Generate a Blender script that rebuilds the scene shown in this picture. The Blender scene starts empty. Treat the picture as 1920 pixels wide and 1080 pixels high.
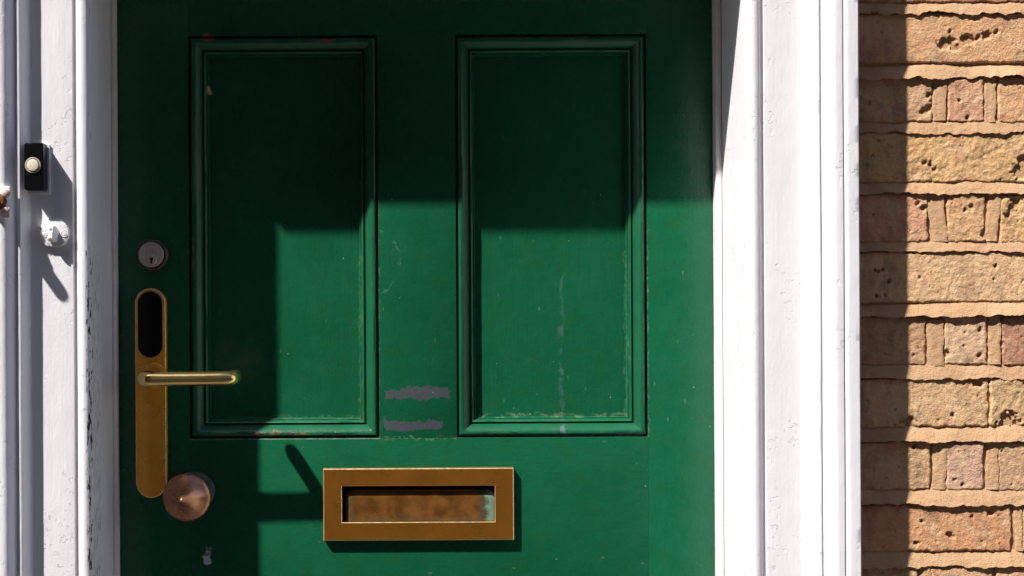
import bpy, bmesh, math, random
from mathutils import Vector, noise as mnoise

# ------------------------------------------------------------------ camera, sky, sun, exposure
S = bpy.context.scene
C = S.collection
D = 1.78            # metres from the lens to the door face (door face is the plane y = 0)
ZC = 1.60           # lens height above the pavement
F = 2581.0          # focal length in pixels of the 1920 px wide photograph
CX, CY = 766.0, 550.0
ROLL = 0.0055
SUN_A, SUN_B = 1.30, 2.00   # light moves this far right / down for each metre into the wall

cam_d = bpy.data.cameras.new('camera'); cam = bpy.data.objects.new('camera', cam_d); C.objects.link(cam)
cam.location = (0, -D, ZC)
cam.rotation_euler = (math.pi/2, ROLL, 0)
cam_d.sensor_width = 36; cam_d.lens = F/1920*36
cam_d.shift_x = (960-CX)/1920; cam_d.shift_y = (CY-540)/1920
cam_d.clip_start = 0.05; cam_d.clip_end = 500
S.camera = cam

W = bpy.data.worlds.new('World'); S.world = W; W.use_nodes = True
wn = W.node_tree; bg = wn.nodes['Background']
sky = wn.nodes.new('ShaderNodeTexSky'); sky.sky_type = 'NISHITA'; sky.sun_disc = False
elev = math.atan2(SUN_B, math.hypot(SUN_A, 1)); sky.sun_elevation = elev
sky.sun_rotation = math.atan2(-SUN_A, -1)
wn.links.new(sky.outputs[0], bg.inputs[0]); bg.inputs[1].default_value = 0.15

sun_d = bpy.data.lights.new('sun', 'SUN'); sun_d.energy = 4.7; sun_d.angle = math.radians(1.1); sun_d.color = (1, .97, .925)
sun = bpy.data.objects.new('sun', sun_d); C.objects.link(sun); sun.location = (-4, -4, 6)
sun.rotation_euler = Vector((SUN_A, 1, -SUN_B)).to_track_quat('-Z', 'Y').to_euler()

S.view_settings.view_transform = 'Standard'; S.view_settings.look = 'None'
S.view_settings.exposure = 0.66; S.view_settings.gamma = 1.0
S.render.engine = 'CYCLES'
S.render.resolution_x = 1024; S.render.resolution_y = 576
S.cycles.max_bounces = 10; S.cycles.diffuse_bounces = 6

random.seed(7)
def at(px, py, dep):
    """point of the place that the photograph shows at a pixel, at a known distance in front of the door face"""
    u0, v0 = px-CX, py-CY
    u = u0-ROLL*v0; v = v0+ROLL*u0
    k = (D-dep)/F
    return Vector((u*k, -dep, ZC-v*k))
def X(px, dep, py=550): return at(px, py, dep).x
def Z(py, dep, px=766): return at(px, py, dep).z
def nz(x, y=0.0, z=0.0): return mnoise.noise(Vector((x, y, z)))
def fb(x, y, z, o=3):
    s = 0; a = 1
    for i in range(o):
        s += a*mnoise.noise(Vector((x, y, z))); x *= 2.1; y *= 2.1; z = z*2.1+3.7; a *= .5
    return s

# ------------------------------------------------------------------ node helpers
class M:
    def __init__(s, name):
        s.m = bpy.data.materials.new(name); s.m.use_nodes = True; s.t = s.m.node_tree
        s.b = s.t.nodes['Principled BSDF']
    def n(s, typ, **kw):
        nd = s.t.nodes.new(typ)
        for k, v in kw.items(): setattr(nd, k, v)
        return nd
    def put(s, sock, v):
        if isinstance(v, bpy.types.NodeSocket): s.t.links.new(v, sock)
        elif isinstance(v, (tuple, list)) and len(v) == 3 and sock.type == 'RGBA': sock.default_value = (*v, 1)
        else: sock.default_value = v
    def math(s, op, a, b=0.0, c=None, clamp=False):
        nd = s.n('ShaderNodeMath', operation=op, use_clamp=clamp); s.put(nd.inputs[0], a); s.put(nd.inputs[1], b)
        if c is not None: s.put(nd.inputs[2], c)
        return nd.outputs[0]
    def mul(s, a, b): return s.math('MULTIPLY', a, b)
    def add(s, a, b): return s.math('ADD', a, b)
    def vec(s, op, a, b):
        nd = s.n('ShaderNodeVectorMath', operation=op); s.put(nd.inputs[0], a); s.put(nd.inputs[1], b); return nd.outputs[0]
    def ss(s, v, lo, hi, a=0.0, b=1.0):
        nd = s.n('ShaderNodeMapRange', interpolation_type='SMOOTHSTEP'); s.put(nd.inputs[0], v)
        for i, q in enumerate((lo, hi, a, b)): s.put(nd.inputs[i+1], q)
        return nd.outputs[0]
    def noise(s, v, scale, detail=3, rough=.55, col=False, dist=0.0):
        nd = s.n('ShaderNodeTexNoise'); s.put(nd.inputs['Vector'], v); nd.inputs['Scale'].default_value = scale
        nd.inputs['Detail'].default_value = detail; nd.inputs['Roughness'].default_value = rough; nd.inputs['Distortion'].default_value = dist
        return nd.outputs['Color' if col else 'Fac']
    def vor(s, v, scale, feat='F1', out='Distance'):
        nd = s.n('ShaderNodeTexVoronoi', feature=feat); s.put(nd.inputs['Vector'], v); nd.inputs['Scale'].default_value = scale
        return nd.outputs[out]
    def mix(s, f, a, b, mode='MIX'):
        nd = s.n('ShaderNodeMix', data_type='RGBA', blend_type=mode, clamp_factor=True)
        s.put(nd.inputs[0], f); s.put(nd.inputs[6], a); s.put(nd.inputs[7], b); return nd.outputs[2]
    def pos(s): return s.n('ShaderNodeNewGeometry').outputs['Position']
    def obj(s): return s.n('ShaderNodeTexCoord').outputs['Object']
    def sep(s, v):
        nd = s.n('ShaderNodeSeparateXYZ'); s.put(nd.inputs[0], v); return nd.outputs
    def scl(s, v, x, y, z): return s.vec('MULTIPLY', v, (x, y, z))
    def warp(s, v, scale, amp):
        c = s.noise(v, scale, 3, .6, True)
        c = s.vec('SUBTRACT', c, (.5, .5, .5)); return s.vec('ADD', v, s.vec('MULTIPLY', c, (amp*2,)*3))
    def box(s, xz, x0, x1, z0, z1, f=.0006):
        x, z = xz
        a = s.mul(s.ss(x, x0-f, x0+f), s.ss(x, x1-f, x1+f, 1, 0))
        b = s.mul(s.ss(z, z0-f, z0+f), s.ss(z, z1-f, z1+f, 1, 0))
        return s.mul(a, b)
    def bump(s, h, strength=.3, dist=.002, prev=None):
        nd = s.n('ShaderNodeBump'); nd.inputs['Strength'].default_value = strength; nd.inputs['Distance'].default_value = dist
        s.put(nd.inputs['Height'], h)
        if prev is not None: s.put(nd.inputs['Normal'], prev)
        return nd.outputs[0]
    def out(s, color, rough=.5, metal=0.0, normal=None, spec=.5, coat=0.0):
        b = s.b; s.put(b.inputs['Base Color'], color); s.put(b.inputs['Roughness'], rough); s.put(b.inputs['Metallic'], metal)
        b.inputs['Specular IOR Level'].default_value = spec; b.inputs['Coat Weight'].default_value = coat
        if normal is not None: s.put(b.inputs['Normal'], normal)
        return s.m

# ------------------------------------------------------------------ materials
def green_paint(name, vertical=True, rg=(.20, .36), sp_=.38):
    m = M(name); P = m.pos()
    Pw = m.warp(m.warp(P, 70, .0075), 330, .0030); Pc = m.warp(P, 900, .0006)
    x, y, z = m.sep(Pw)[:3]; xz = (x, z)
    xs, ys, zs = m.sep(P)[:3]
    g = m.scl(P, 1, 1, .05) if vertical else m.scl(P, .05, 1, 1)
    grain = m.noise(g, 700, 3, .6)
    big = m.noise(P, 9, 3, .6); mid = m.noise(P, 60, 4, .6)
    col = m.mix(m.ss(big, .3, .7), (.0056, .096, .040), (.0070, .111, .049))
    col = m.mix(m.mul(m.ss(mid, .45, .8), .35), col, (.010, .125, .060))
    col = m.mix(m.mul(m.ss(grain, .42, .72), .38), col, (.0050, .072, .033))
    col = m.mix(m.mul(m.ss(m.noise(P, 33, 4, .65), .48, .68), .35), col, (.012, .088, .024))
    # chalky bloom
    bloom = m.mul(m.ss(m.noise(P, 22, 5, .7), .55, .8), .10)
    col = m.mix(bloom, col, (.055, .150, .105))
    def patch(px0, px1, py0, py1, dep, c, k=1.0, f=.0008, src=None, brk=None):
        nonlocal col
        xx = src or xz
        b = m.box(xx, X(px0, dep, (py0+py1)/2), X(px1, dep, (py0+py1)/2), Z(py1, dep, (px0+px1)/2), Z(py0, dep, (px0+px1)/2), f)
        if brk is not None: b = m.mul(b, brk)
        col = m.mix(m.mul(b, k), col, c)
    brk = m.ss(m.noise(P, 75, 4, .7), .40, .60)
    brk2 = m.ss(m.noise(P, 190, 4, .7), .42, .62)
    patch(722, 846, 731, 748, 0, (.085, .092, .108), .88)
    patch(760, 840, 725, 735, 0, (.085, .092, .108), .88)
    patch(722, 830, 790, 806, 0, (.085, .092, .112), .88)
    patch(719, 725, 780, 803, 0, (.085, .092, .112), .7)
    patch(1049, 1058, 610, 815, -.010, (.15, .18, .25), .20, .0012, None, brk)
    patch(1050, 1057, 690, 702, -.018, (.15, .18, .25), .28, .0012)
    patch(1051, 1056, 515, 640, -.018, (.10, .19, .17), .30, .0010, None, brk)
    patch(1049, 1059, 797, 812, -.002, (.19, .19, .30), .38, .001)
    patch(380, 402, 66, 76, -.004, (.34, .13, .07), .95)
    patch(606, 628, 75, 81, -.008, (.30, .07, .04), .9)
    patch(389, 395, 160, 174, -.010, (.55, .48, .33), .95)
    patch(470, 505, 809, 815, -.001, (.45, .17, .11), .55, .0008, None, brk2)
    patch(505, 572, 808, 815, -.001, (.38, .10, .07), .5, .001, None, brk2)
    patch(382, 395, 1040, 1056, 0, (.70, .70, .72), .95)
    patch(386, 397, 1028, 1040, 0, (.70, .70, .72), .9, .001, None, brk2)
    patch(355, 366, 445, 520, -.004, (.30, .15, .10), .55, .001, None, brk2)
    # bare putty lines at the foot and side of the panels
    patch(392, 676, 780, 786, -.016, (.20, .30, .20), .22, .0006, None, brk)
    patch(896, 1176, 776, 781, -.016, (.42, .40, .28), .26, .0006, None, brk)
    patch(1170, 1176, 470, 780, -.016, (.20, .32, .22), .20, .0006, None, brk2)
    patch(672, 679, 480, 786, -.016, (.16, .28, .18), .20, .0006, None, brk2)
    # worn arrises along the panel openings, their lit-edge highlight painted in as well
    patch(357, 712, 821.6, 824, 0, (.36, .46, .38), .55, .0004, (xs, zs), m.ss(brk, 0, 1, .45, 1))
    patch(855, 1216, 817.2, 819.4, 0, (.40, .52, .44), .6, .0004, (xs, zs), m.ss(brk, 0, 1, .45, 1))
    patch(707.5, 711, 380, 822, 0, (.25, .34, .26), .28, .0004, None, brk)
    patch(1212.5, 1216, 430, 819, 0, (.25, .36, .28), .25, .0004, None, brk)
    patch(700, 860, 820, 824, 0, (.4, .42, .32), .3, .0006, None, brk2)
    # scribbled scratches on the muntin
    for (px, py, rr, k) in ((690, 490, 62, .16), (560, 690, 155, .06), (640, 700, 150, .05)):
        c = at(px, py, 0)
        dx = m.math('SUBTRACT', x, c.x); dz = m.math('SUBTRACT', z, c.z)
        dist = m.math('SQRT', m.add(m.mul(dx, dx), m.mul(dz, dz)))
        e = m.math('ABSOLUTE', m.math('SUBTRACT', dist, rr/1450))
        q = m.mul(m.ss(e, .0002, .0008, 1, 0), m.mul(m.ss(m.noise(P, 55, 2, .5), .46, .6), k))
        side = m.box((xs, zs), c.x-(1 if rr > 100 else 0), c.x+(0 if rr > 100 else 1), c.z-.05, c.z+.06, .01)
        col = m.mix(m.mul(q, side), col, (.40, .42, .36))
    # specks and nicks
    v = m.vor(m.scl(P, 1, 0, 1), 95); vc = m.sep(m.vor(m.scl(P, 1, 0, 1), 95, 'F1', 'Color'))[0]
    sp = m.mul(m.ss(v, .035, .075, 1, 0), m.ss(vc, .86, .9))
    col = m.mix(m.mul(sp, .8), col, (.50, .52, .42))
    nk = m.scl(Pc, .35, 0, 1) if not vertical else m.scl(Pc, 1, 0, .35)
    v2 = m.vor(nk, 70); vc2 = m.sep(m.vor(nk, 70, 'F1', 'Color'))[1]
    sp2 = m.mul(m.ss(v2, .04, .10, 1, 0), m.ss(vc2, .88, .92))
    col = m.mix(m.mul(sp2, .45), col, (.16, .21, .17))
    h = m.add(m.mul(grain, .5), m.add(m.mul(m.noise(P, 150, 3, .6), .9), m.mul(sp, -.8)))
    nrm = m.bump(h, .45, .0007)
    nrm = m.bump(m.noise(P, 14, 2, .5), .25, .004, nrm)
    rough = m.ss(m.noise(P, 40, 4, .65), .3, .75, *rg)
    return m.out(col, rough, 0, nrm, sp_)

def white_paint(name, chips=False, tint=(.845, .815, .840)):
    m = M(name); P = m.pos(); xs, ys, zs = m.sep(P)[:3]
    big = m.noise(P, 7, 3, .6)
    col = m.mix(m.ss(big, .35, .7), tint, (tint[0]*.96, tint[1]*.955, tint[2]*.96))
    # flakes: islands where an older coat has blown off, soft at one side
    wv = m.warp(P, 120, .004)
    area = m.ss(m.noise(m.scl(P, 1, 1, .45), 24, 3, .6), .52, .64)
    isl = m.ss(m.noise(wv, 150, 3, .5), .60, .625)
    fl = m.mul(area, isl)
    col = m.mix(m.mul(fl, .22), col, (.79, .76, .72))
    area2 = m.ss(m.noise(m.scl(P, 1, 1, .35), 17, 3, .6), .64, .72)
    isl2 = m.ss(m.noise(wv, 90, 5, .65), .54, .56)
    fl2 = m.mul(area2, isl2)
    col = m.mix(m.mul(fl2, .45), col, (.77, .74, .68))
    # fine dirt specks and grime in runs
    v = m.vor(P, 70); vc = m.sep(m.vor(P, 70, 'F1', 'Color'))[0]
    sp = m.mul(m.ss(v, .03, .075, 1, 0), m.ss(vc, .90, .93))
    col = m.mix(m.mul(sp, .55), col, (.22, .18, .17))
    gr = m.mul(m.ss(m.noise(m.scl(P, 1, 1, .07), 130, 4, .65), .58, .78), .22)
    col = m.mix(gr, col, (.58, .53, .53))
    if chips:
        x0, x1 = X(163, .146), X(171, .140)
        run = m.box((xs, zs), x0-.0014, x1+.001, Z(1110, .146, 165), Z(470, .146, 165), .001)
        low = m.ss(zs, Z(430, .146), Z(700, .146), .0, .035)
        ch = m.mul(run, m.ss(m.add(m.noise(m.scl(m.warp(P, 300, .0008), 1.5, 1, .22), 260, 4, .62), low), .575, .60))
        col = m.mix(ch, col, (.035, .028, .028))
        run2 = m.box((xs, zs), X(168, .142)-.001, X(173, .138), Z(1100, .146), Z(-50, .146), .001)
        ch2 = m.mul(run2, m.ss(m.noise(m.scl(P, 1, 1, .12), 330, 4, .6), .66, .68))
        col = m.mix(m.mul(ch2, .8), col, (.16, .12, .12))
    brush = m.noise(m.scl(P, 1, 1, .03), 520, 3, .6)
    h = m.add(m.add(m.mul(fl, -.75), m.mul(fl2, -.9)), m.add(m.mul(brush, .55), m.mul(m.noise(P, 330, 3, .6), .5)))
    nrm = m.bump(m.add(m.mul(fl, -1.0), m.mul(fl2, -1.0)), 0.55, .0010)
    nrm = m.bump(h, .42, .0008, nrm)
    nrm = m.bump(m.noise(m.scl(P, 1, 1, .35), 38, 3, .6), .30, .0025, nrm)
    return m.out(col, m.ss(m.noise(P, 30, 3, .6), .3, .7, .42, .60), 0, nrm, .35)

def brick_mat(name):
    m = M(name); O = m.obj(); oi = m.n('ShaderNodeObjectInfo')
    comb = m.n('ShaderNodeCombineXYZ'); r = m.mul(oi.outputs['Random'], 37.0)
    m.put(comb.inputs[0], r); m.put(comb.inputs[2], m.mul(r, 1.7))
    P = m.vec('ADD', O, comb.outputs[0])
    base = oi.outputs['Color']
    Pw = m.warp(P, 30, .02)
    a = m.noise(Pw, 26, 4, .65); b = m.noise(Pw, 55, 4, .6); c = m.noise(m.scl(P, 1, 1, .3), 60, 4, .6); d = m.noise(P, 420, 4, .7)
    col = m.mix(m.mul(m.ss(a, .45, .72), .55), base, m.mix(.6, base, (.72, .44, .22)))
    col = m.mix(m.mul(m.ss(b, .52, .75), .55), col, m.mix(.6, base, (.58, .30, .22)))
    col = m.mix(m.mul(m.ss(c, .52, .72), .55), col, m.mix(.6, base, (.24, .17, .14)))
    pale = m.ss(m.noise(m.scl(Pw, 1, 1, .5), 42, 4, .65), .50, .70)
    col = m.mix(m.mul(pale, .45), col, (.78, .53, .30))
    col = m.mix(m.mul(m.ss(d, .52, .72), .35), col, m.mix(.5, base, (.24, .14, .08)))
    col = m.mix(m.mul(m.ss(m.noise(P, 160, 4, .7), .60, .72), .45), col, m.mix(.4, base, (.16, .10, .07)))
    s1 = m.ss(m.noise(m.scl(Pw, 1, 1, .6), 34, 6, .70), .50, .64)
    col = m.mix(m.mul(s1, .62), col, m.mix(.75, base, (.20, .13, .10)))
    s3 = m.ss(m.noise(m.scl(P, 1, 1, .8), 28, 5, .68, dist=.6), .54, .66)
    col = m.mix(m.mul(s3, .72), col, m.mix(.75, base, (.60, .25, .16)))
    s2 = m.ss(m.noise(m.scl(Pw, .8, 1, 1), 48, 6, .70), .50, .63)
    col = m.mix(m.mul(s2, .62), col, (.84, .56, .33))
    grit = m.ss(m.noise(P, 260, 5, .75), .55, .68)
    col = m.mix(m.mul(grit, .45), col, m.mix(.6, base, (.16, .09, .05)))
    # sooty run-off beside the door surround and scattered soot, both part of the wall's own staining
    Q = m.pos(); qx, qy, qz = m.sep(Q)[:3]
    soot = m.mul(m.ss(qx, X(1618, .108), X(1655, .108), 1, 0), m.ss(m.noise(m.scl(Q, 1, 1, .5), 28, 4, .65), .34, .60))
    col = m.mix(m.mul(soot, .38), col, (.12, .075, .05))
    soot2 = m.ss(m.noise(m.scl(Q, 1, 1, .45), 19, 5, .7), .56, .72)
    col = m.mix(m.mul(soot2, .30), col, (.22, .145, .095))
    at_ = m.n('ShaderNodeAttribute'); at_.attribute_name = 'pit'
    col = m.mix(m.mul(at_.outputs['Fac'], .75), col, (.16, .075, .055))
    v = m.vor(P, 260); vc = m.sep(m.vor(P, 260, 'F1', 'Color'))[0]
    hole = m.mul(m.ss(v, .08, .22, 1, 0), m.ss(vc, .84, .88))
    h = m.add(m.mul(d, 1.1), m.add(m.mul(m.noise(P, 150, 6, .72), 1.6), m.mul(hole, -1.2)))
    nrm = m.bump(h, .75, .0018)
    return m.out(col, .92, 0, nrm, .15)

def mortar_mat(name):
    m = M(name); P = m.pos()
    a = m.noise(P, 20, 4, .6); d = m.noise(P, 520, 4, .7)
    col = m.mix(m.ss(a, .35, .7), (.64, .395, .225), (.58, .345, .19))
    col = m.mix(m.mul(m.ss(m.noise(P, 70, 4, .65), .55, .72), .35), col, (.62, .44, .28))
    col = m.mix(m.mul(m.ss(d, .5, .7), .30), col, (.46, .30, .16))
    Q = m.sep(P)
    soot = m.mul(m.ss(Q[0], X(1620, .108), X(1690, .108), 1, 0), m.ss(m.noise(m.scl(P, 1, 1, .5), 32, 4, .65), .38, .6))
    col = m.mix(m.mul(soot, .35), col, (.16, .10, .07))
    nrm = m.bump(m.add(m.mul(d, 1.3), m.mul(m.noise(P, 150, 6, .72), 1.5)), .65, .0015)
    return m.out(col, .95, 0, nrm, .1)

def metal(name, c1, c2, rough=(.2, .3), sc=40, metallic=1.0, bump=.05, grime=None):
    m = M(name); P = m.pos()
    n1 = m.noise(m.warp(P, 60, .01), sc, 4, .6)
    col = m.mix(m.ss(n1, .35, .68), c1, c2)
    if grime: col = m.mix(m.mul(m.ss(m.noise(P, sc*3.3, 4, .7), .58, .72), .6), col, grime)
    r = m.ss(m.noise(P, sc*2.2, 4, .65), .3, .7, rough[0], rough[1])
    return m.out(col, r, metallic, m.bump(m.noise(P, sc*9, 3, .6), bump, .0008), .5)

def flap_mat():
    m = M('tarnished_flap'); P = m.pos(); x, y, z = m.sep(m.warp(P, 90, .010))[:3]
    n1 = m.noise(P, 45, 4, .6)
    col = m.mix(m.ss(n1, .30, .70), (.17, .065, .012), (.27, .11, .022))
    col = m.mix(m.mul(m.ss(m.noise(P, 170, 4, .7), .60, .72), .35), col, (.07, .04, .018))
    x0, x1, z0, z1 = X(650, 0, 950), X(928, 0, 950), Z(979, 0, 780), Z(911, 0, 780)
    edge = m.math('SUBTRACT', 1.0, m.box((x, z), x0+.006, x1-.020, z0+.006, z1+.02, .005))
    col = m.mix(m.mul(edge, .80), col, (.055, .060, .032))
    right = m.ss(x, x1-.016, x1-.004)
    col = m.mix(m.mul(right, .9), col, (.20, .36, .28))
    spk = m.mul(m.ss(m.vor(P, 150), .05, .11, 1, 0), m.ss(m.sep(m.vor(P, 150, 'F1', 'Color'))[0], .85, .9))
    col = m.mix(spk, col, (.55, .45, .26))
    return m.out(col, m.ss(n1, .3, .7, .42, .6), m.mul(m.math('SUBTRACT', 1.0, m.math('MAXIMUM', edge, right)), .55), m.bump(n1, .15, .001), .4)

def plain(name, c, rough=.5, spec=.5, nscale=120, amt=.25, bump=.2, metal=0):
    m = M(name); P = m.pos(); n1 = m.noise(P, nscale, 4, .65)
    col = m.mix(m.mul(m.ss(n1, .4, .7), amt), c, tuple(q*.55 for q in c))
    return m.out(col, rough, metal, m.bump(n1, bump, .0008), spec)

MAT = dict(
    gv=green_paint('green_gloss_upright', True), gh=green_paint('green_gloss_crosswise', False), gm=green_paint('green_gloss_moulding', True, (.32, .42), .50),
    white=white_paint('white_gloss_paint'), whitec=white_paint('white_gloss_paint_chipped', True),
    bead=white_paint('white_bead_paint', False, (.81, .745, .735)),
    brick=brick_mat('stock_brick'), mortar=mortar_mat('lime_mortar'),
    letter=metal('letter_brass', (.30, .120, .014), (.37, .140, .020), (.24, .38), 13, .60, .03, (.19, .080, .012)),
    edge=metal('polished_edge_glint_brass', (.95, .68, .36), (.90, .60, .30), (.25, .38), 60, .75, .03),
    brass=metal('plate_brass', (.95, .42, .045), (.88, .36, .036), (.22, .30), 9, .22, .008),
    lever=metal('lever_brass', (.92, .66, .27), (.86, .58, .21), (.12, .18), 30, .95, .02),
    copper=metal('knob_copper', (.50, .235, .135), (.42, .18, .10), (.24, .32), 30, .72, .015, (.24, .11, .07)),
    steel=metal('lock_steel', (.68, .57, .53), (.60, .50, .46), (.28, .40), 60, .30, .05),
    dark=plain('dark_bronze', (.060, .038, .028), .32, .5), black=plain('black_plastic', (.004, .004, .004), .30, .18, 60, .2, .03),
    slot=plain('keyhole_black', (.002, .002, .002), .8, .1), flap=flap_mat(),
    cream=plain('cream_button', (.74, .66, .50), .35, .5, 90, .12, .05), ring=plain('grey_button_ring', (.42, .38, .33), .4, .5),
    cwhite=plain('white_painted_iron', (.80, .785, .79), .5, .35, 180, .10, .25), rust=plain('rust', (.20, .070, .030), .85, .2, 260, .8, .8),
    screw=plain('rusty_screw', (.50, .36, .30), .6, .4, 240, .6, .5), putty=plain('grey_putty', (.10, .115, .11), .8, .3, 200, .5, .6),
    stone=plain('york_stone', (.12, .11, .10), .85, .3, 8, .3, .3), asphalt=plain('asphalt', (.06, .06, .062), .9, .3, 60, .4, .5),
    house=plain('dark_house_brick', (.09, .065, .05), .9, .2, 12, .4, .3), glass=plain('dark_glass', (.02, .022, .025), .08, .6, 3, .2, .0),
)

# ------------------------------------------------------------------ mesh helpers
def link(name, me, mat, parent=None, smooth=None):
    o = bpy.data.objects.new(name, me); C.objects.link(o)
    if mat is not None: me.materials.append(MAT[mat])
    if parent is not None: o.parent = parent
    if smooth is not None:
        me.shade_smooth(); me.set_sharp_from_angle(angle=math.radians(smooth))
    return o
def pyd(name, v, f, mat, parent=None, smooth=None):
    me = bpy.data.meshes.new(name); me.from_pydata([tuple(q) for q in v], [], f); me.update()
    bm = bmesh.new(); bm.from_mesh(me); bmesh.ops.recalc_face_normals(bm, faces=bm.faces); bm.to_mesh(me); bm.free()
    return link(name, me, mat, parent, smooth)
def bmo(name, bm, mat, parent=None, smooth=None):
    bmesh.ops.recalc_face_normals(bm, faces=bm.faces)
    me = bpy.data.meshes.new(name); bm.to_mesh(me); bm.free(); return link(name, me, mat, parent, smooth)
def box_bm(x0, x1, y0, y1, z0, z1, bev=0.0, seg=2, bm=None):
    bm = bm or bmesh.new()
    r = bmesh.ops.create_cube(bm, size=1)
    for v in r['verts']: v.co = Vector((x0+(v.co.x+.5)*(x1-x0), y0+(v.co.y+.5)*(y1-y0), z0+(v.co.z+.5)*(z1-z0)))
    if bev: bmesh.ops.bevel(bm, geom=list({e for v in r['verts'] for e in v.link_edges}), offset=bev, segments=seg, profile=.6, affect='EDGES')
    return bm
def box(name, x0, x1, y0, y1, z0, z1, mat, parent=None, bev=0.0, seg=2):
    return bmo(name, box_bm(x0, x1, y0, y1, z0, z1, bev, seg), mat, parent, 35 if bev else None)
def lathe(name, c, prof, mat, parent=None, n=48, facet=0.0, tilt=(0, 0), smooth=40, nf=8):
    """turned about the -y axis; prof = [(radius, out)], out = metres towards the street from c.y"""
    v, f = [], []
    for r, o in prof:
        for k in range(n):
            a = 2*math.pi*k/n; rr = r*(1+facet*math.cos(nf*a))
            v.append((c[0]+rr*math.cos(a)+tilt[0]*o, c[1]-o, c[2]+rr*math.sin(a)+tilt[1]*o))
    for i in range(len(prof)-1):
        for k in range(n): f.append((i*n+k, i*n+(k+1) % n, (i+1)*n+(k+1) % n, (i+1)*n+k))
    f.append(tuple(range((len(prof)-1)*n, len(prof)*n)))
    return pyd(name, v, f, mat, parent, smooth)
def tube(name, pts, rad, mat, parent=None, n=20):
    """round bar through pts, radius given for each point"""
    v, f = [], []; up = Vector((0, 0, 1))
    for i, p in enumerate(pts):
        t = (pts[min(i+1, len(pts)-1)]-pts[max(i-1, 0)]).normalized(); s = t.cross(up).normalized(); w = s.cross(t)
        for k in range(n):
            a = 2*math.pi*k/n; v.append(p+rad[i]*(s*math.cos(a)+w*math.sin(a)))
    for i in range(len(pts)-1):
        for k in range(n): f.append((i*n+k, i*n+(k+1) % n, (i+1)*n+(k+1) % n, (i+1)*n+k))
    f.append(tuple(range(n))); f.append(tuple(range((len(pts)-1)*n, len(pts)*n)))
    return pyd(name, v, f, mat, parent, 60)
def thing(name, label, cat, loc=(0, 0, 0)):
    o = bpy.data.objects.new(name, None); C.objects.link(o); o.empty_display_size = .1; tag(o, label, cat); return o
def tag(o, label=None, cat=None, group=None, kind=None):
    if label: o['label'] = label
    if cat: o['category'] = cat
    if group: o['group'] = group
    if kind: o['kind'] = kind
    return o

# ------------------------------------------------------------------ street: pavement, road
STEP = .20
HEAD = ZC+.412          # soffit of the doorway
tag(box('ground', -60, 60, -80, 30, -.30, -.125, 'asphalt'), kind='structure')
tag(box('pavement', -30, 30, -2.6, -.10, -.20, 0, 'stone', None, .01), kind='structure')
tag(box('doorstep', -.62, .66, -.36, .10, -.05, STEP-.004, 'stone', None, .012), kind='structure')
# unseen terrace added across the street to keep low sky off the door
tag(box('added_house_opposite', -22, 22, -17, -9.2, -.12, 16.0, 'house'), kind='structure')

# ------------------------------------------------------------------ the door
door = thing('front_door', 'dark green panelled front door with brass letter plate, half in shade', 'door')
xl, xa, xb, xc, xd, xr = -.3838, X(355, 0), X(710, 0), X(855.5, 0), X(1213.5, 0), .4085
zt, zb = ZC+.334, ZC-.187            # the upper panel openings
zl = ZC-.43; zlb = STEP+.24          # lock rail foot, lower panel foot
ztop = HEAD+.012
TH = .044
box('stile', xl, xa, 0, TH, STEP, ztop, 'gv', door, .0005)
box('stile', xd, xr, 0, TH, STEP, ztop, 'gv', door, .0005)
box('rail', xa+.0001, xd-.0001, 0, TH, zt, ztop, 'gh', door, .0005)
box('rail', xa+.0001, xd-.0001, 0, TH, zl, zb, 'gh', door, .0005)
box('rail', xa+.0001, xd-.0001, 0, TH, STEP, zlb, 'gh', door, .0005)
box('muntin', xb, xc, 0, TH, zb+.0001, zt-.0001, 'gv', door, .0005)
box('muntin', xb, xc, 0, TH, zlb+.0001, zl-.0001, 'gv', door, .0005)
# moulding section: (distance in from the opening edge, height above the door face)
PROF = [(.0002, -.030), (.0003, -.0085), (.0027, -.0085), (.0030, -.0030), (.0036, -.0002), (.0052, .0014), (.0074, .0016), (.0098, .0004), (.0122, -.0020), (.0146, -.0050),
        (.0166, -.0076), (.0172, -.0105), (.0184, -.0110), (.0188, -.0086), (.0198, -.0076), (.0212, -.0084), (.0224, -.0108), (.0228, -.0128),
        (.0240, -.0126), (.0252, -.0152), (.0256, -.030)]
def panel_set(x0, x1, z0, z1):
    n = len(PROF); seg = 60; v, f = [], []
    def wob(t, i): return .0005*nz(t*9, i*3.1, x0*7)+.00025*nz(t*40, i*5.3, z0)
    loop = []                                          # points round the rectangle, corners included
    for s, (ax, az, bx, bz) in enumerate(((x0, z0, x1, z0), (x1, z0, x1, z1), (x1, z1, x0, z1), (x0, z1, x0, z0))):
        for k in range(seg): loop.append((s, k/seg))
    for i, (d, h) in enumerate(PROF):
        c = ((x0+d, z0+d), (x1-d, z0+d), (x1-d, z1-d), (x0+d, z1-d))
        for s, t in loop:
            a, b = c[s], c[(s+1) % 4]
            px, pz = a[0]+(b[0]-a[0])*t, a[1]+(b[1]-a[1])*t
            ww = wob(s+t, i) if 2 < i < n-1 else 0
            v.append((px, -(h+ww), pz))
    L = len(loop)
    for i in range(n-1):
        for k in range(L): f.append((i*L+k, i*L+(k+1) % L, (i+1)*L+(k+1) % L, (i+1)*L+k))
    pyd('panel_moulding', v, f, 'gm', door, 38)
    box('panel', x0+.002, x1-.002, .018, .030, z0+.002, z1-.002, 'gv', door)
for (a, b) in ((xa, xb), (xc, xd)):
    panel_set(a, b, zb, zt); panel_set(a, b, zlb, zl)

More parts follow.
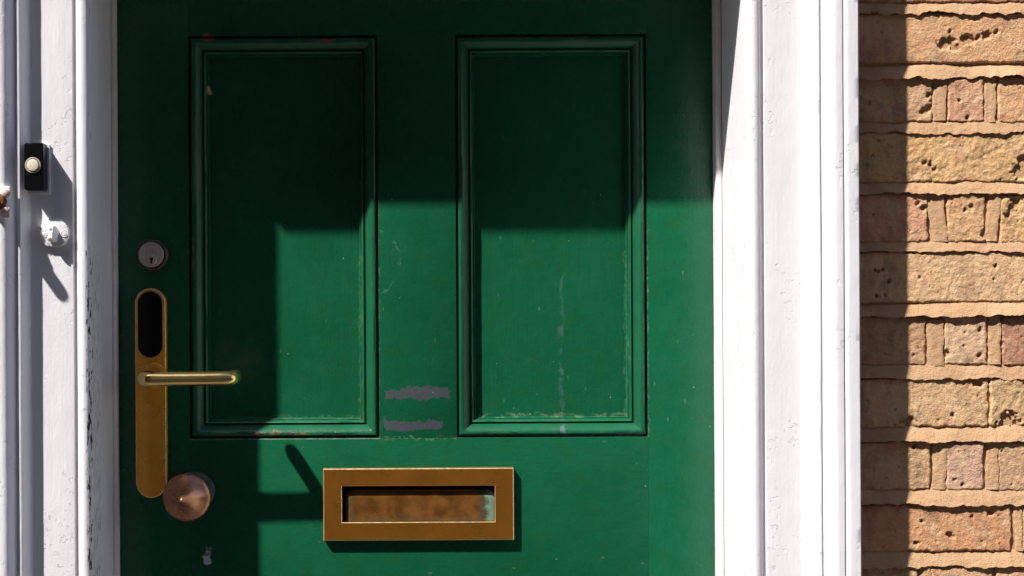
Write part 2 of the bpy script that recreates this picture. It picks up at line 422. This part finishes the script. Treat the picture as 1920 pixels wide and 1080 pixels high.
# letter plate: frame with bevelled outline, opening and recessed flap
def frame_mesh(name, co, ci, y_back, y_front, bev, mat, parent):
    (x0, x1, z0, z1), (u0, u1, w0, w1) = co, ci
    rings = [((x0, x1, z0, z1), y_back), ((x0, x1, z0, z1), y_front+bev), ((x0+bev, x1-bev, z0+bev, z1-bev), y_front),
             ((u0-bev*.6, u1+bev*.6, w0-bev*.6, w1+bev*.6), y_front), ((u0, u1, w0, w1), y_front+bev*.6), ((u0, u1, w0, w1), y_back+.02)]
    v, f = [], []
    for (a, b, c, d), y in rings: v += [(a, y, c), (b, y, c), (b, y, d), (a, y, d)]
    for i in range(len(rings)-1):
        for k in range(4): f.append((i*4+k, i*4+(k+1) % 4, (i+1)*4+(k+1) % 4, (i+1)*4+k))
    return pyd(name, v, f, mat, parent)
t = .0092
lx0, lx1 = X(606, t, 945), X(963.5, t, 945); lz0, lz1 = Z(1013.5, t, 785), Z(878, t, 785)
ix0, ix1 = X(641, t, 945), X(928, t, 945); iz0, iz1 = Z(979, t, 785), Z(911, t, 785)
lp = frame_mesh('letter_plate', (lx0, lx1, lz0, lz1), (ix0, ix1, iz0, iz1), .0, -t, .0012, 'letter', door)
def worn_edge_glint(o, lim=.93):  # worn bevels, with their reflected highlight put into a brighter brass
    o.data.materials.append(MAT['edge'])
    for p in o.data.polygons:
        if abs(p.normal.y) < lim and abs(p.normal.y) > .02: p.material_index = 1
worn_edge_glint(lp)
tag(lp, 'rectangular tarnished brass letter plate across the lock rail')
# flap hung in the opening: rounded upper corners, slot darkness painted as a black sheet behind
box('slot_back', ix0-.002, ix1+.002, -.0006, .0004, iz0-.004, iz1+.004, 'slot', lp)
v, f = [], []; nx, nzz = 60, 18
fx0, fx1, fz0, fz1 = X(648, 0, 950), ix1-.0001, iz0+.0003, Z(917.5, 0, 785)
for j in range(nzz+1):
    for i in range(nx+1):
        fx, fz = i/nx, j/nzz
        drop = .006*max(0, 1-min(fx, 1-fx)*14)**2+.0006*nz(fx*14, 2)
        ztop_ = fz1-drop-0
        edge = min(fx*(1-fx)*60, 1)*min((1-fz)*5, 1)
        v.append((fx0+(fx1-fx0)*fx, -.0008-.0014*edge-.0003*nz(fx*9, fz*3, 4), fz0+(ztop_-fz0)*fz))
for j in range(nzz):
    for i in range(nx): f.append((j*(nx+1)+i, j*(nx+1)+i+1, (j+1)*(nx+1)+i+1, (j+1)*(nx+1)+i))
pyd('flap', v, f, 'flap', lp, 60)

# lever handle on a long plate
def stadium(name, cx, z0, z1, r, y0, y1, bev, mat, parent, n=24):
    bm = bmesh.new(); ring = []
    for k in range(n+1):
        a = math.pi*k/n; ring.append((cx+r*math.cos(a), z1-r+r*math.sin(a)))
    for k in range(n+1):
        a = math.pi+math.pi*k/n; ring.append((cx+r*math.cos(a), z0+r+r*math.sin(a)))
    cz = (z0+z1)/2; N = len(ring); v, f = [], []
    def off(p, d):
        zc = min(max(p[1], z0+r), z1-r); q = Vector((p[0]-cx, p[1]-zc)); q = q*((r-d)/r); return cx+q.x, zc+q.y
    for d, y in ((0, y0), (0, y1+bev), (bev*.35, y1+bev*.3), (bev, y1)):
        for p in ring: a, b = off(p, d); v.append((a, y, b))
    for i in range(3):
        for k in range(N): f.append((i*N+k, i*N+(k+1) % N, (i+1)*N+(k+1) % N, (i+1)*N+k))
    f.append(tuple(range(3*N, 4*N)))
    return pyd(name, v, f, mat, parent, 50)
pt = .012
px0, px1 = X(253.5, pt, 740), X(311, pt, 740)
plate = stadium('handle_plate', (px0+px1)/2, Z(934, pt, 283), Z(540.5, pt, 283), (px1-px0)/2, 0, -pt, .0014, 'brass', door)
worn_edge_glint(plate)
tag(plate, 'tall round-ended brass handle plate with black upper window')
bx0, bx1 = X(258.5, pt, 610), X(304.5, pt, 610)
stadium('black_window', (bx0+bx1)/2, Z(670.5, pt, 283), Z(546, pt, 283), (bx1-bx0)/2, -pt+.002, -pt-.0009, .0007, 'black', plate)
nb = at(289, 704, pt)
lathe('lever_collar', (nb.x, -pt, nb.z), [(.0165, -.001), (.0165, .0022), (.0155, .0034), (.0125, .0040), (.0118, .0056), (.0100, .0060)], 'brass', plate)
BAR = .086; xt = -.2177
def arc(p0, p1, p2, n=8):
    return [(1-t)**2*p0+2*t*(1-t)*p1+t*t*p2 for t in [i/n for i in range(n+1)]]
zc_ = nb.z; V = Vector
A0, A1 = V((nb.x, -pt-.004, zc_)), V((nb.x, -BAR, zc_-.0003)); A2 = V((xt, -BAR, zc_+.0002)); A3 = V((xt, -.047, zc_+.0006))
R1, R2 = .014, .016
pts = [A0, A0.lerp(A1, .5)]+arc(A1+V((0, R1, 0)), A1, A1+V((R1, 0, 0)))
pts += [A1.lerp(A2, k) for k in (.3, .5, .7)]+arc(A2-V((R2, 0, 0)), A2, A2+V((0, R2, 0)))
pts += [A3-V((0, .010, 0)), A3-V((0, .0055, 0)), A3-V((0, .0022, 0)), A3-V((0, .0005, 0)), A3]
rad = [.0088+.0018*math.exp(-((p-A1).length/.014)**2) for p in pts[:-5]]+[.0088, .0086, .0074, .0046, .0012]
tube('lever', pts, rad, 'lever', plate)

# cylinder lock
lc = at(284.5, 478, .006)
cyl = lathe('lock_cylinder', (lc.x, 0, lc.z), [(.0212, -.002), (.0212, .003), (.0200, .0055), (.0176, .0066), (.0168, .0050), (.01, .005)], 'dark', door)
lathe('cylinder_face', (lc.x-.0006, 0, lc.z+.0003), [(.0164, .003), (.0164, .0078), (.0156, .0088), (.0072, .0088), (.0070, .0082)], 'steel', cyl)
kc = at(284, 487, .009)
lathe('key_barrel', (kc.x, -.0085, kc.z), [(.0066, -.001), (.0066, .0006), (.0060, .0012)], 'steel', cyl)
kb = box_bm(kc.x-.0009, kc.x+.0009, -.0101, -.0090, kc.z-.0052, kc.z+.0016); box_bm(kc.x-.0018, kc.x+.0020, -.0102, -.0091, kc.z-.0005, kc.z+.0026, bm=kb)
bmo('keyhole', kb, 'slot', cyl)

# copper knob
kn = at(352.5, 934.5, .039)
knob = lathe('door_knob', (kn.x, 0, kn.z), [(.012, .0), (.011, .012), (.0115, .022), (.016, .030), (.024, .036), (.0288, .041), (.0306, .0455), (.0304, .0475), (.0288, .0500),
        (.0255, .0530), (.0212, .0572), (.0164, .0626), (.0120, .0684), (.0080, .0742), (.0050, .0790), (.0030, .0824), (.0014, .0846), (.0004, .0853)], 'copper', door, 64, .004, (-.03, .03))
for q in knob.data.vertices: q.co.y *= .86
tag(knob, 'round pointed copper door knob below the handle plate')
v, f = [], []; n = 40
for r, o in ((.0262, .0), (.0258, .004), (.0235, .0078), (.018, .0085), (.009, .0085)):
    for k in range(n):
        a = 2*math.pi*k/n; rr = r*(1+.11*nz(math.cos(a)*2.2, math.sin(a)*2.2, o*90)+.05*nz(math.cos(a)*7, math.sin(a)*7, 3))
        v.append((kn.x+.0022+rr*math.cos(a), -o*(1+.4*nz(a*2, 1)), kn.z+.0030+rr*math.sin(a)))
for i in range(4):
    for k in range(n): f.append((i*n+k, i*n+(k+1) % n, (i+1)*n+(k+1) % n, (i+1)*n+k))
pyd('knob_rose', v, f, 'putty', knob, 60)

# ------------------------------------------------------------------ white door surround
sur = thing('door_surround', 'white painted moulded wooden surround framing the green door', 'door surround')
FAS, OUT, BRK = .143, .170, .108       # fascia, outer band, brick face: metres in front of the door face
zs = []
z = 0.0
while z < 2.2:
    zs.append(z); z += .004 if ZC-.42 < z < ZC+.44 else .05
def sweep(name, prof, mat, parent, zlist=zs, amp=.00022, smooth=42, seed=0):
    n = len(prof); v, f = [], []
    for zz in zlist:
        for i, (x, d) in enumerate(prof):
            k = amp*(fb(x*60+seed, d*60, zz*7, 2)+.6*nz(x*220, d*220, zz*55+seed))
            v.append((x+k*.6, -(d+k), zz))
    for j in range(len(zlist)-1):
        for i in range(n-1): f.append((j*n+i, j*n+i+1, (j+1)*n+i+1, (j+1)*n+i))
    return pyd(name, v, f, mat, parent, smooth)
def arc_p(cx, cd, r, a0, a1, n): return [(cx+r*math.cos(math.radians(a0+(a1-a0)*k/n)), cd+r*math.sin(math.radians(a0+(a1-a0)*k/n))) for k in range(n+1)]
# section of the right-hand architrave, x measured outwards from the reveal face, d = in front of the door face
def arch_prof():
    p = [(0, .100), (0, .1375)]
    p += arc_p(.0090, .1375, .0090, 180, 20, 10)                     # corner bead
    p += [(.0182, .1378), (.0200, .1372), (.0212, .1378), (.0217, .1428)]      # quirk
    p += [(.024, FAS), (.032, FAS+.0002), (.040, FAS), (.050, FAS-.0001), (.060, FAS), (.0705, FAS+.0003), (.0720, FAS+.0010)]
    p += [(.0750, FAS+.0075), (.0787, FAS+.0150), (.0793, FAS+.0164), (.0800, FAS+.0168), (.0822, FAS+.0168), (.0828, FAS+.0162)]       # step and fillet
    p += [(.0832, FAS+.0145), (.0845, FAS+.0143), (.0868, FAS+.0170), (.0895, FAS+.0205), (.0922, FAS+.0240), (.0945, FAS+.0262), (.0968, FAS+.0272), (.0995, FAS+.0275), (.1040, FAS+.0274)]
    p += [(.1062, FAS+.0272), (.1070, FAS+.0250), (.1078, FAS+.0250), (.1084, OUT-.001), (.1096, OUT)]
    p += [(.114, OUT+.0002), (.119, OUT), (.1245, OUT-.0002), (.1258, OUT-.0016), (.1260, OUT-.010), (.1262, .135), (.1262, BRK-.02)]
    return p
XR = .4026; XL = -.3770
ap = arch_prof()
right = sweep('architrave', [(XR+x, d) for x, d in ap], 'white', sur, seed=3)
left = sweep('architrave', [(XL-x, d) for x, d in ap], 'whitec', sur, seed=11)
tag(left, 'left architrave with chipped bead'); tag(right, 'right architrave in full sun')
sweep('jamb', [(XR, .1002), (XR+.0002, .06), (XR+.0004, -.06), (XR+.06, -.06), (XR+.06, .1002), (XR+.001, .1002)], 'white', sur, seed=5)
sweep('jamb', [(XL, .1002), (XL-.002, .06), (XL-.0042, -.06), (XL-.06, -.06), (XL-.06, .1002), (XL-.001, .1002)], 'white', sur, seed=6)
def bead_prof(x, s, w, hgt):    # planted stop bead, x = reveal face, s = direction into the opening
    return [(x, .0005), (x, hgt-.0012), (x+s*.0006, hgt-.0030), (x+s*.0012, hgt-.0002), (x+s*.0022, hgt), (x+s*(w-.002), hgt), (x+s*(w-.0006), hgt-.0008), (x+s*w, hgt-.003), (x+s*w, .0008)]
sweep('stop_bead', bead_prof(XR+.0002, -1, .0086, .018), 'bead', sur, amp=.00025, seed=8)
sweep('stop_bead', bead_prof(XL-.0036, 1, .0058, .018), 'bead', sur, amp=.00025, seed=9)
# head of the surround: soffit, bead and a moulded head across the top
box('head_soffit', XL-.05, XR+.05, -.1385, .06, HEAD, HEAD+.06, 'white', sur, .004)
box('stop_bead', XL+.004, XR-.010, -.018, -.0006, HEAD-.009, HEAD-.0005, 'bead', sur, .002)
box('head_architrave', XL-.002, XR+.002, -.1500, -.100, HEAD-.002, HEAD+.11, 'white', sur, .006)
box('cornice', XL-.15, XR+.15, -.20, -.09, HEAD+.17, HEAD+.25, 'white', sur, .012)
box('frieze', XL-.13, XR+.13, -.160, -.09, HEAD+.105, HEAD+.175, 'white', sur, .004)

# ------------------------------------------------------------------ brick wall
wall = thing('brick_wall', 'yellow and pink stock brick wall beside the white door surround', 'wall')
def backing(x0, x1, z0, z1): return box('mortar_backing', x0, x1, -.1045, .12, z0, z1, 'mortar', wall)
backing(XR+.055, 2.6, -.05, 3.4); backing(-2.6, XL-.055, -.05, 3.4); backing(XL-.0549, XR+.0549, HEAD+.03, 3.4)

def brick_mesh(w, h, seed, rough=.0007, pits=(), step=.0013, dep=.03, edge=.0020, lump=.0005):
    nx, nh = max(6, int(w/step)), max(6, int(h/step)); v, f, pv = [], [], []
    rnd = random.Random(seed)
    pl = list(pits)
    for _ in range(int(w*h*1500)): pl.append((rnd.random()*w, rnd.random()*h, .0006+.0010*rnd.random()**2, .0010+.0014*rnd.random()))
    for j in range(nh+1):
        for i in range(nx+1):
            x, z = w*i/nx, h*j/nh
            fx = .0018*nz(z*70, seed*3.3, 1)+.0014*nz(z*240, seed*1.3, 7); fz = .0018*nz(x*55, seed*2.1, 9)+.0015*nz(x*190, seed*5.1, 2)+.0008*nz(x*420, seed, 5)
            ex = min(x, w-x); ez = min(z, h-z); er = edge*(1+.8*nz(x*60, z*60, seed))
            e = 0
            if ex < er: e += (1-ex/er)**2
            if ez < er: e += (1-ez/er)**2
            d = lump*fb(x*28, z*28, seed*1.7, 2)+rough*.75*fb(x*150, z*150, seed*2.9, 4)-min(e, 1.3)*.0024
            p = 0
            for (qx, qz, qr, qd) in pl:
                dx, dz = x-qx, z-qz
                if abs(dx) < qr*2.2 and abs(dz) < qr*2.2:
                    rr = math.hypot(dx, dz)/qr*(1+.5*nz(x*300, z*300, seed))
                    if rr < 1.4:
                        t = max(0, 1-(rr/1.4)**2); d -= qd*t; p = max(p, t*min(1, qd/.003))
            v.append((x+fx*(1-2*x/w if ex > 0 else (1 if x == 0 else -1)), -d, z+fz)); pv.append(p)
    for j in range(nh):
        for i in range(nx): f.append((j*(nx+1)+i, j*(nx+1)+i+1, (j+1)*(nx+1)+i+1, (j+1)*(nx+1)+i))
    per = [i for i in range(nx+1)]+[j*(nx+1)+nx for j in range(1, nh+1)]+[nh*(nx+1)+i for i in range(nx-1, -1, -1)]+[j*(nx+1) for j in range(nh-1, 0, -1)]
    b = len(v)
    for q in per: v.append((v[q][0], dep, v[q][2])); pv.append(0)
    n = len(per)
    for k in range(n): f.append((per[k], per[(k+1) % n], b+(k+1) % n, b+k))
    me = bpy.data.meshes.new('brick'); me.from_pydata(v, [], f); me.update()
    bm = bmesh.new(); bm.from_mesh(me); bmesh.ops.recalc_face_normals(bm, faces=bm.faces); bm.to_mesh(me); bm.free()
    a = me.attributes.new('pit', 'FLOAT', 'POINT'); a.data.foreach_set('value', pv)
    me.materials.append(MAT['brick']); me.shade_smooth(); return me
seed = 100
def brick(px0, px1, py0, py1, col, rough=.0007, pits=(), dd=0.0, lump=.0005):
    """one brick of the wall face, from its outline in the photograph at the wall plane"""
    global seed; seed += 1
    dep = BRK+dd; pm = (py0+py1)/2
    a, b = X(px0, BRK, pm), X(px1, BRK, pm); z0, z1 = Z(py1, BRK, (px0+px1)/2), Z(py0, BRK, (px0+px1)/2)
    k = (D-BRK)/F
    pp = [((q[0]-px0)*k, (py1-q[1])*k, q[2]*k, q[3]) for q in pits]
    o = bpy.data.objects.new('brick', brick_mesh(b-a, z1-z0, seed, rough, pp, lump=lump)); C.objects.link(o)
    o.location = (a, -dep, z0); o.color = (*[(c_*.75+w_*.25)*1.20 for c_, w_ in zip(col, (.72, .36, .175))], 1); o.parent = wall; return o
TAN, PEA, PINK, YEL, RED, GRY, PUR = (.60, .375, .19), (.64, .37, .195), (.60, .32, .215), (.64, .415, .185), (.52, .25, .14), (.56, .375, .22), (.32, .165, .12)
L0 = 1604
brick(L0, 1945, -72, 5, (.36, .17, .11))
brick(L0, 1938, 25, 118, PEA, .0006, [(1770, 82, 9, .006), (1782, 78, 8, .006), (1812, 73, 8, .006), (1822, 75, 7, .005), (1850, 67, 7, .005), (1868, 60, 4, .004), (1790, 88, 7, .004), (1835, 70, 5, .003), (1782, 58, 3, .003)])
brick(L0, 1748, 143, 229, GRY, .0010, [(1735, 208, 6, .004), (1742, 203, 5, .005), (1728, 211, 4, .003), (1742, 178, 4, .004)])
brick(1777, 1846, 147, 229, PINK, .0009, [(1814, 221, 4, .003), (1798, 188, 3, .003)])
brick(1871, 1995, 146, 231, PEA, .0008)
brick(L0, 1936, 247, 342, YEL, .0013, [(1735, 306, 4, .004), (1745, 311, 4, .004), (1752, 318, 4, .004), (1914, 320, 12, .006), (1918, 300, 8, .005)], 0, .0007)
brick(L0, 1740, 363, 455, PINK, .0010, [(1722, 382, 4, .004), (1733, 392, 5, .004)])
brick(1776, 1848, 364, 454, TAN, .0012, [(1810, 395, 3, .004), (1846, 440, 6, .005), (1822, 388, 4, .003)], 0, .0008)
brick(1875, 1997, 366, 456, YEL, .0013, [(1905, 380, 8, .004), (1898, 392, 7, .004), (1890, 405, 6, .004)], 0, .0009)
brick(L0, 1938, 472, 567, (.68, .46, .26), .0009, [(1642, 507, 3, .004), (1649, 508, 3, .004), (1656, 507, 3, .004), (1668, 527, 4, .003), (1643, 555, 3, .003), (1867, 499, 3, .003)])
brick(L0, 1736, 593, 685, (.42, .27, .16), .0008, [], -.0006)
brick(1771, 1851, 592, 684, (.64, .45, .30), .0008, [(1775, 663, 6, .005), (1838, 620, 4, .003), (1836, 667, 4, .003)])
brick(1879, 1998, 594, 685, PUR, .0010)
brick(L0, 1854, 709, 801, (.60, .42, .235), .0010, [(1833, 718, 8, .006), (1787, 779, 4, .003), (1706, 791, 9, .004), (1830, 716, 6, .006)])
brick(1857, 1940, 709, 799, (.52, .38, .20), .0014, [(1888, 788, 10, .008), (1882, 796, 8, .007), (1897, 780, 7, .006), (1905, 793, 8, .005)], .0006, .0009)
brick(L0, 1746, 828, 920, (.54, .365, .20), .0010, [(1715, 838, 4, .003)])
brick(1774, 1845, 829, 919, (.56, .38, .29), .0007, [(1806, 909, 3, .003), (1790, 899, 3, .002)])
brick(1872, 1997, 829, 921, (.46, .30, .19), .0010)
brick(L0, 1897, 946, 1034, (.58, .29, .15), .0008, [(1857, 962, 5, .005), (1823, 970, 3, .003), (1780, 1003, 5, .004), (1785, 1007, 4, .003), (1729, 978, 3, .003), (1718, 1019, 4, .003)])
brick(1916, 2080, 946, 1034, TAN)
brick(L0, 1722, 1062, 1150, (.42, .31, .17))
brick(1745, 1862, 1062, 1150, (.58, .36, .22)); brick(1868, 1990, 1062, 1150, PINK)

def mortar_bed(px0, px1, top, bot, sd, proud=.0022, rec=.0032, rag=1.0, step=.0016):
    """weather-struck bed joint: set back under the upper brick, its ragged lower edge proud of the brick below"""
    a, b = X(px0, BRK), X(px1, BRK); n = int((b-a)/step); rows = 9; v, f = [], []
    for i in range(n+1):
        x = a+(b-a)*i/n; pxm = px0+(px1-px0)*i/n
        zt_ = Z(top, BRK, pxm)+.0030; w = x*1000
        z0 = Z(bot, BRK, pxm)+rag*(.0024*nz(w*.021, sd)+.0026*nz(w*.075, sd, 4)+.0012*nz(w*.22, sd, 8))-.0004
        pr = proud*1.35*(1+.8*nz(w*.02, sd, 3)); rc = max(rec, .0022)*(1+.7*nz(w*.018, sd, 6))
        v.append((x, -(BRK-.010), zt_))
        for k in range(rows):
            t = k/(rows-1)
            d = -rc+(rc+pr)*(t**.8)+.0005*nz(w*.09, t*3, sd)+.0004*nz(w*.35, t*6, sd)
            v.append((x, -(BRK+d), zt_+(z0-zt_)*(.04+.96*t)))
        v.append((x, -(BRK-.012), z0+.0012))
    R = rows+2
    for i in range(n):
        for k in range(R-1): f.append((i*R+k, i*R+k+1, (i+1)*R+k+1, (i+1)*R+k))
    return pyd('mortar_bed', v, f, 'mortar', wall, 55)
for k, (tp, bt, pr, rc, rg) in enumerate(((5, 25, .0022, .003, 1.5), (119, 146, .0030, .0045, 1.7), (230, 248, .0015, .0008, 1.2), (342, 363, .0024, .0030, 1.2), (455, 471, .0016, .0012, 1.0), (568, 593, .0034, .0040, .9),
                                          (685, 709, .0020, .0006, 1.2), (802, 827, .0028, .0030, .9), (920, 946, .0024, .0020, 1.2), (1035, 1062, .0020, .0030, 1.2))):
    mortar_bed(L0, 2000, tp, bt, 20+k*7.3, pr, rc, rg)
def mortar_perp(px0, px1, py0, py1, sd, proud=.0016, lean=0.0):
    z1, z0 = Z(py0, BRK, px0), Z(py1, BRK, px0); n = int((z1-z0)/.0016); cols = 9; v, f = [], []
    for i in range(n+1):
        z = z0+(z1-z0)*i/n; w = z*1000; s = lean*(i/n-.5)*(D-BRK)/F
        a = X(px0, BRK)+s+.0022*nz(w*.05, sd)+.0016*nz(w*.17, sd, 2); b = X(px1, BRK)+s+.0022*nz(w*.05, sd, 5)+.0016*nz(w*.17, sd, 7)
        v.append((a, -(BRK-.012), z))
        for k in range(cols):
            t = k/(cols-1); d = proud*(-.75+1.2*t)+.0006*nz(w*.08, t*4, sd)+.0004*nz(w*.3, t*8, sd)-(.0006 if k in (0, cols-1) else 0)
            v.append((a+(b-a)*t, -(BRK+d), z))
        v.append((b, -(BRK-.012), z))
    R = cols+2
    for i in range(n):
        for k in range(R-1): f.append((i*R+k, i*R+k+1, (i+1)*R+k+1, (i+1)*R+k))
    return pyd('mortar_perpend', v, f, 'mortar', wall, 55)
for k, (a, b, c, d, ln) in enumerate(((1751, 1776, 148, 226, 4), (1847, 1869, 144, 229, 0), (1743, 1773, 362, 453, -10), (1851, 1873, 362, 452, 6), (1740, 1769, 600, 686, 0), (1853, 1877, 593, 683, 0),
                                      (1749, 1772, 828, 918, 5), (1847, 1870, 827, 918, 0), (1901, 1914, 945, 1033, -4), (1724, 1742, 1062, 1150, 0), (1938, 1956, 25, 118, 0), (1938, 1956, 472, 567, 0), (1938, 1954, 247, 342, 0))):
    mortar_perp(a, b, c, d, 50+k*3.1, .0019, ln)

# the rest of the wall, out of the picture: the same courses go on, from a few shared brick meshes
ST = [brick_mesh(.213, .0600, 300+k, .0009+.0002*k, (), .0020) for k in range(4)]
HD = [brick_mesh(.098, .0600, 400+k, .0009+.0002*k, (), .0020) for k in range(4)]
cols = (TAN, PEA, PINK, YEL, GRY, (.60, .42, .235), (.54, .365, .20), (.58, .29, .15))
def put(me, x, z):
    o = bpy.data.objects.new('brick', me); C.objects.link(o); o.location = (x, -BRK+.0004*random.uniform(-2, 2), z); o.parent = wall
    c = random.choice(cols); k = random.uniform(1.0, 1.2); o.color = (*[(c_*.75+w_*.25)*k for c_, w_ in zip(c, (.72, .36, .175))], 1)
HERO = [(-72, 5, 1945), (25, 118, 1938), (146, 229, 1995), (247, 342, 1936), (364, 455, 1997), (472, 567, 1938), (593, 685, 1998), (709, 801, 1940), (828, 920, 1997), (946, 1034, 2080), (1062, 1150, 1990)]
rows = [(y1, e, i % 2) for i, (y0, y1, e) in enumerate(HERO)]
rows += [(5-114.5*k, None, k % 2) for k in range(1, 12)]+[(1150+114.5*k, None, k % 2) for k in range(1, 10)]
PXR = 766+1.12*F/(D-BRK); PXL0, PXL1 = 766-1.12*F/(D-BRK), 766+(XL-.118)*F/(D-BRK)
for i, (yb_, end, odd) in enumerate(rows):
    z = Z(yb_, BRK, 2000)
    if z < .02: continue
    x = X(end+17, BRK) if end else X(L0, BRK)
    while x < 1.12:
        me = random.choice(HD if odd else ST); w = .098 if odd else .213
        put(me, x, z); x += w+.0115
    x = XL-.118-(.0 if odd else .05)
    while x > -1.12:
        me = random.choice(HD if odd else ST); w = .098 if odd else .213
        put(me, x-w, Z(yb_, BRK, -300)); x -= w+.0115
    if end: mortar_bed(1998, PXR, yb_+.5, yb_+22, 200+i*3.7, .0022, .0025, 1.1, .0028)
    else: mortar_bed(L0, PXR, yb_+.5, yb_+22, 200+i*3.7, .0022, .0025, 1.1, .0028)
    mortar_bed(PXL0, PXL1, yb_+.5, yb_+22, 400+i*3.7, .0022, .0025, 1.1, .0035)

# ------------------------------------------------------------------ bell push
bell = thing('doorbell', 'black rectangular bell push with round cream button on left frame', 'doorbell')
bd = .168
b0, b1 = X(45, bd, 310), X(80.5, bd, 310); bz0, bz1 = Z(356, bd, 65), Z(267.5, bd, 65)
box('back_plate', b0-.0006, b1+.0022, -FAS-.0030, -FAS+.004, bz0-.0028, bz1+.0006, 'cwhite', bell, .0008)
hb = box_bm(b0, b1, -bd, -FAS-.0032, bz0, bz1)
bmesh.ops.bevel(hb, geom=[e for e in hb.edges], offset=.0013, segments=3, affect='EDGES')
bmo('housing', hb, 'black', bell, 40)
bc = at(62, 310, bd)
lathe('button_ring', (bc.x, -bd, bc.z), [(.0094, -.001), (.0094, .0008), (.0088, .0014), (.0078, .0012), (.0074, .0)], 'ring', bell)
lathe('button', (bc.x, -bd, bc.z), [(.0070, -.001), (.0070, .0020), (.0065, .0028), (.0052, .0031), (.002, .0033)], 'cream', bell)

# ------------------------------------------------------------------ round catch plate
cat = thing('round_catch', 'round white painted catch plate with two screws below the bell', 'catch')
cc = at(102, 437, FAS+.003); R = .0176; v, f = [], []; n = 56
def disc_pt(a, r): return (r*math.cos(a), max(r*math.sin(a), -.0158*r/R))
for r, o in ((R, -.002), (R, .0052), (R*.985, .0060), (R*.95, .0063), (R*.3, .0064)):
    for k in range(n):
        a = 2*math.pi*k/n; q = disc_pt(a, r); v.append((cc.x+q[0], -FAS-o-.0002*nz(a*3, r*900), cc.z+q[1]))
for i in range(4):
    for k in range(n): f.append((i*n+k, i*n+(k+1) % n, (i+1)*n+(k+1) % n, (i+1)*n+k))
f.append(tuple(range(4*n, 5*n)))
pyd('base_disc', v, f, 'cwhite', cat, 40)
yb = FAS+.0062
# wedge shaped nose: ridge towards the street, steep shaded right side
wv = [(-.0016, 0, .0080), (-.0050, 0, -.0118), (.0046, 0, -.0112), (.0072, 0, .0010), (.0022, 0, .0086), (.0012, .0100, .0076), (.0014, .0130, -.0006), (.0002, .0085, -.0100)]
bm = bmesh.new()
for a, o, b in wv: bm.verts.new((cc.x+a, -yb-o+.0006, cc.z+b))
bmesh.ops.convex_hull(bm, input=bm.verts); bmesh.ops.bevel(bm, geom=list(bm.edges), offset=.0005, segments=2, affect='EDGES')
bmo('nose', bm, 'cwhite', cat, 35)
for dx, dz, rr in ((-.0016, .0052, .0030), (-.0030, -.0066, .0036)):
    bm = bmesh.new(); bmesh.ops.create_uvsphere(bm, u_segments=16, v_segments=10, radius=rr)
    for q in bm.verts: q.co = Vector((cc.x+dx+q.co.x, -yb-.0045+q.co.y*1.6, cc.z+dz+q.co.z))
    bmo('nub', bm, 'cwhite', cat, 60)
for px in (83, 121):
    s = at(px, 438, yb)
    sc = lathe('screw', (s.x, -yb, s.z), [(.0046, -.001), (.0046, .0004), (.0040, .0009), (.0034, .0002), (.0030, .0000), (.0026, .0010), (.0012, .0012)], 'cwhite', cat, 28)
    sc['label'] = 'painted-over screw head'

# ------------------------------------------------------------------ rusty bracket at the edge of the picture
br = thing('rusty_bracket', 'white painted iron bracket with rusty bolts at the left edge', 'bracket')
d0 = FAS+.0292
p0, p1 = at(-34, 410, d0+.0015), at(19, 349, d0+.0015)
bm = bmesh.new()
zm = (p0.z+p1.z)/2; x0, x1 = p0.x, p1.x; nt = at(9, 380, d0+.0015).x
ol = [(x0, p0.z), (x1-.002, p0.z+.0005), (x1-.0004, p0.z+.0028), (x1-.0010, zm-.0060), (nt+.0005, zm-.0050), (nt, zm+.0046), (x1-.0012, zm+.0058), (x1, p1.z-.0010), (x1-.0012, p1.z), (x0, p1.z)]
bot = [bm.verts.new((a, -d0+.006, b)) for a, b in ol]; top = [bm.verts.new((a, -d0-.0015, b)) for a, b in ol]
bm.faces.new(top); bm.faces.new(bot)
for k in range(len(ol)): bm.faces.new((bot[k], bot[(k+1) % len(ol)], top[(k+1) % len(ol)], top[k]))
bmesh.ops.bevel(bm, geom=list(bm.edges), offset=.0006, segments=1, affect='EDGES')
bmo('plate', bm, 'cwhite', br, 40)
bm = bmesh.new()
bmesh.ops.create_icosphere(bm, subdivisions=4, radius=1)
for q in bm.verts:
    k = 1+.18*fb(q.co.x*2.2, q.co.y*2.2, q.co.z*2.2, 3)
    q.co = Vector((nt-.0045+q.co.x*.0062*k, -d0-.0010+q.co.y*.0046*k, zm+q.co.z*.0090*k))
bmo('rust_lump', bm, 'rust', br, 180)
for px, py in ((11, 363), (10, 396)):
    s = at(px, py, d0+.0015)
    hd_ = lathe('bolt_head', (s.x, -d0-.0015, s.z), [(.0050, -.001), (.0049, .0012), (.0042, .0028), (.0026, .0038), (.0006, .0041)], 'screw', br, 20, .03, smooth=60, nf=5)
# staple that stands out between the bolts
s = at(-15, 378, d0+.012)
tube('staple', [V((s.x-.002, -d0, s.z)), V((s.x-.001, -d0-.012, s.z)), V((s.x, -d0-.024, s.z)), V((s.x, -d0-.0268, s.z)), V((s.x, -d0-.0276, s.z))], [.0078, .0076, .0074, .006, .002], 'cwhite', br, 16)
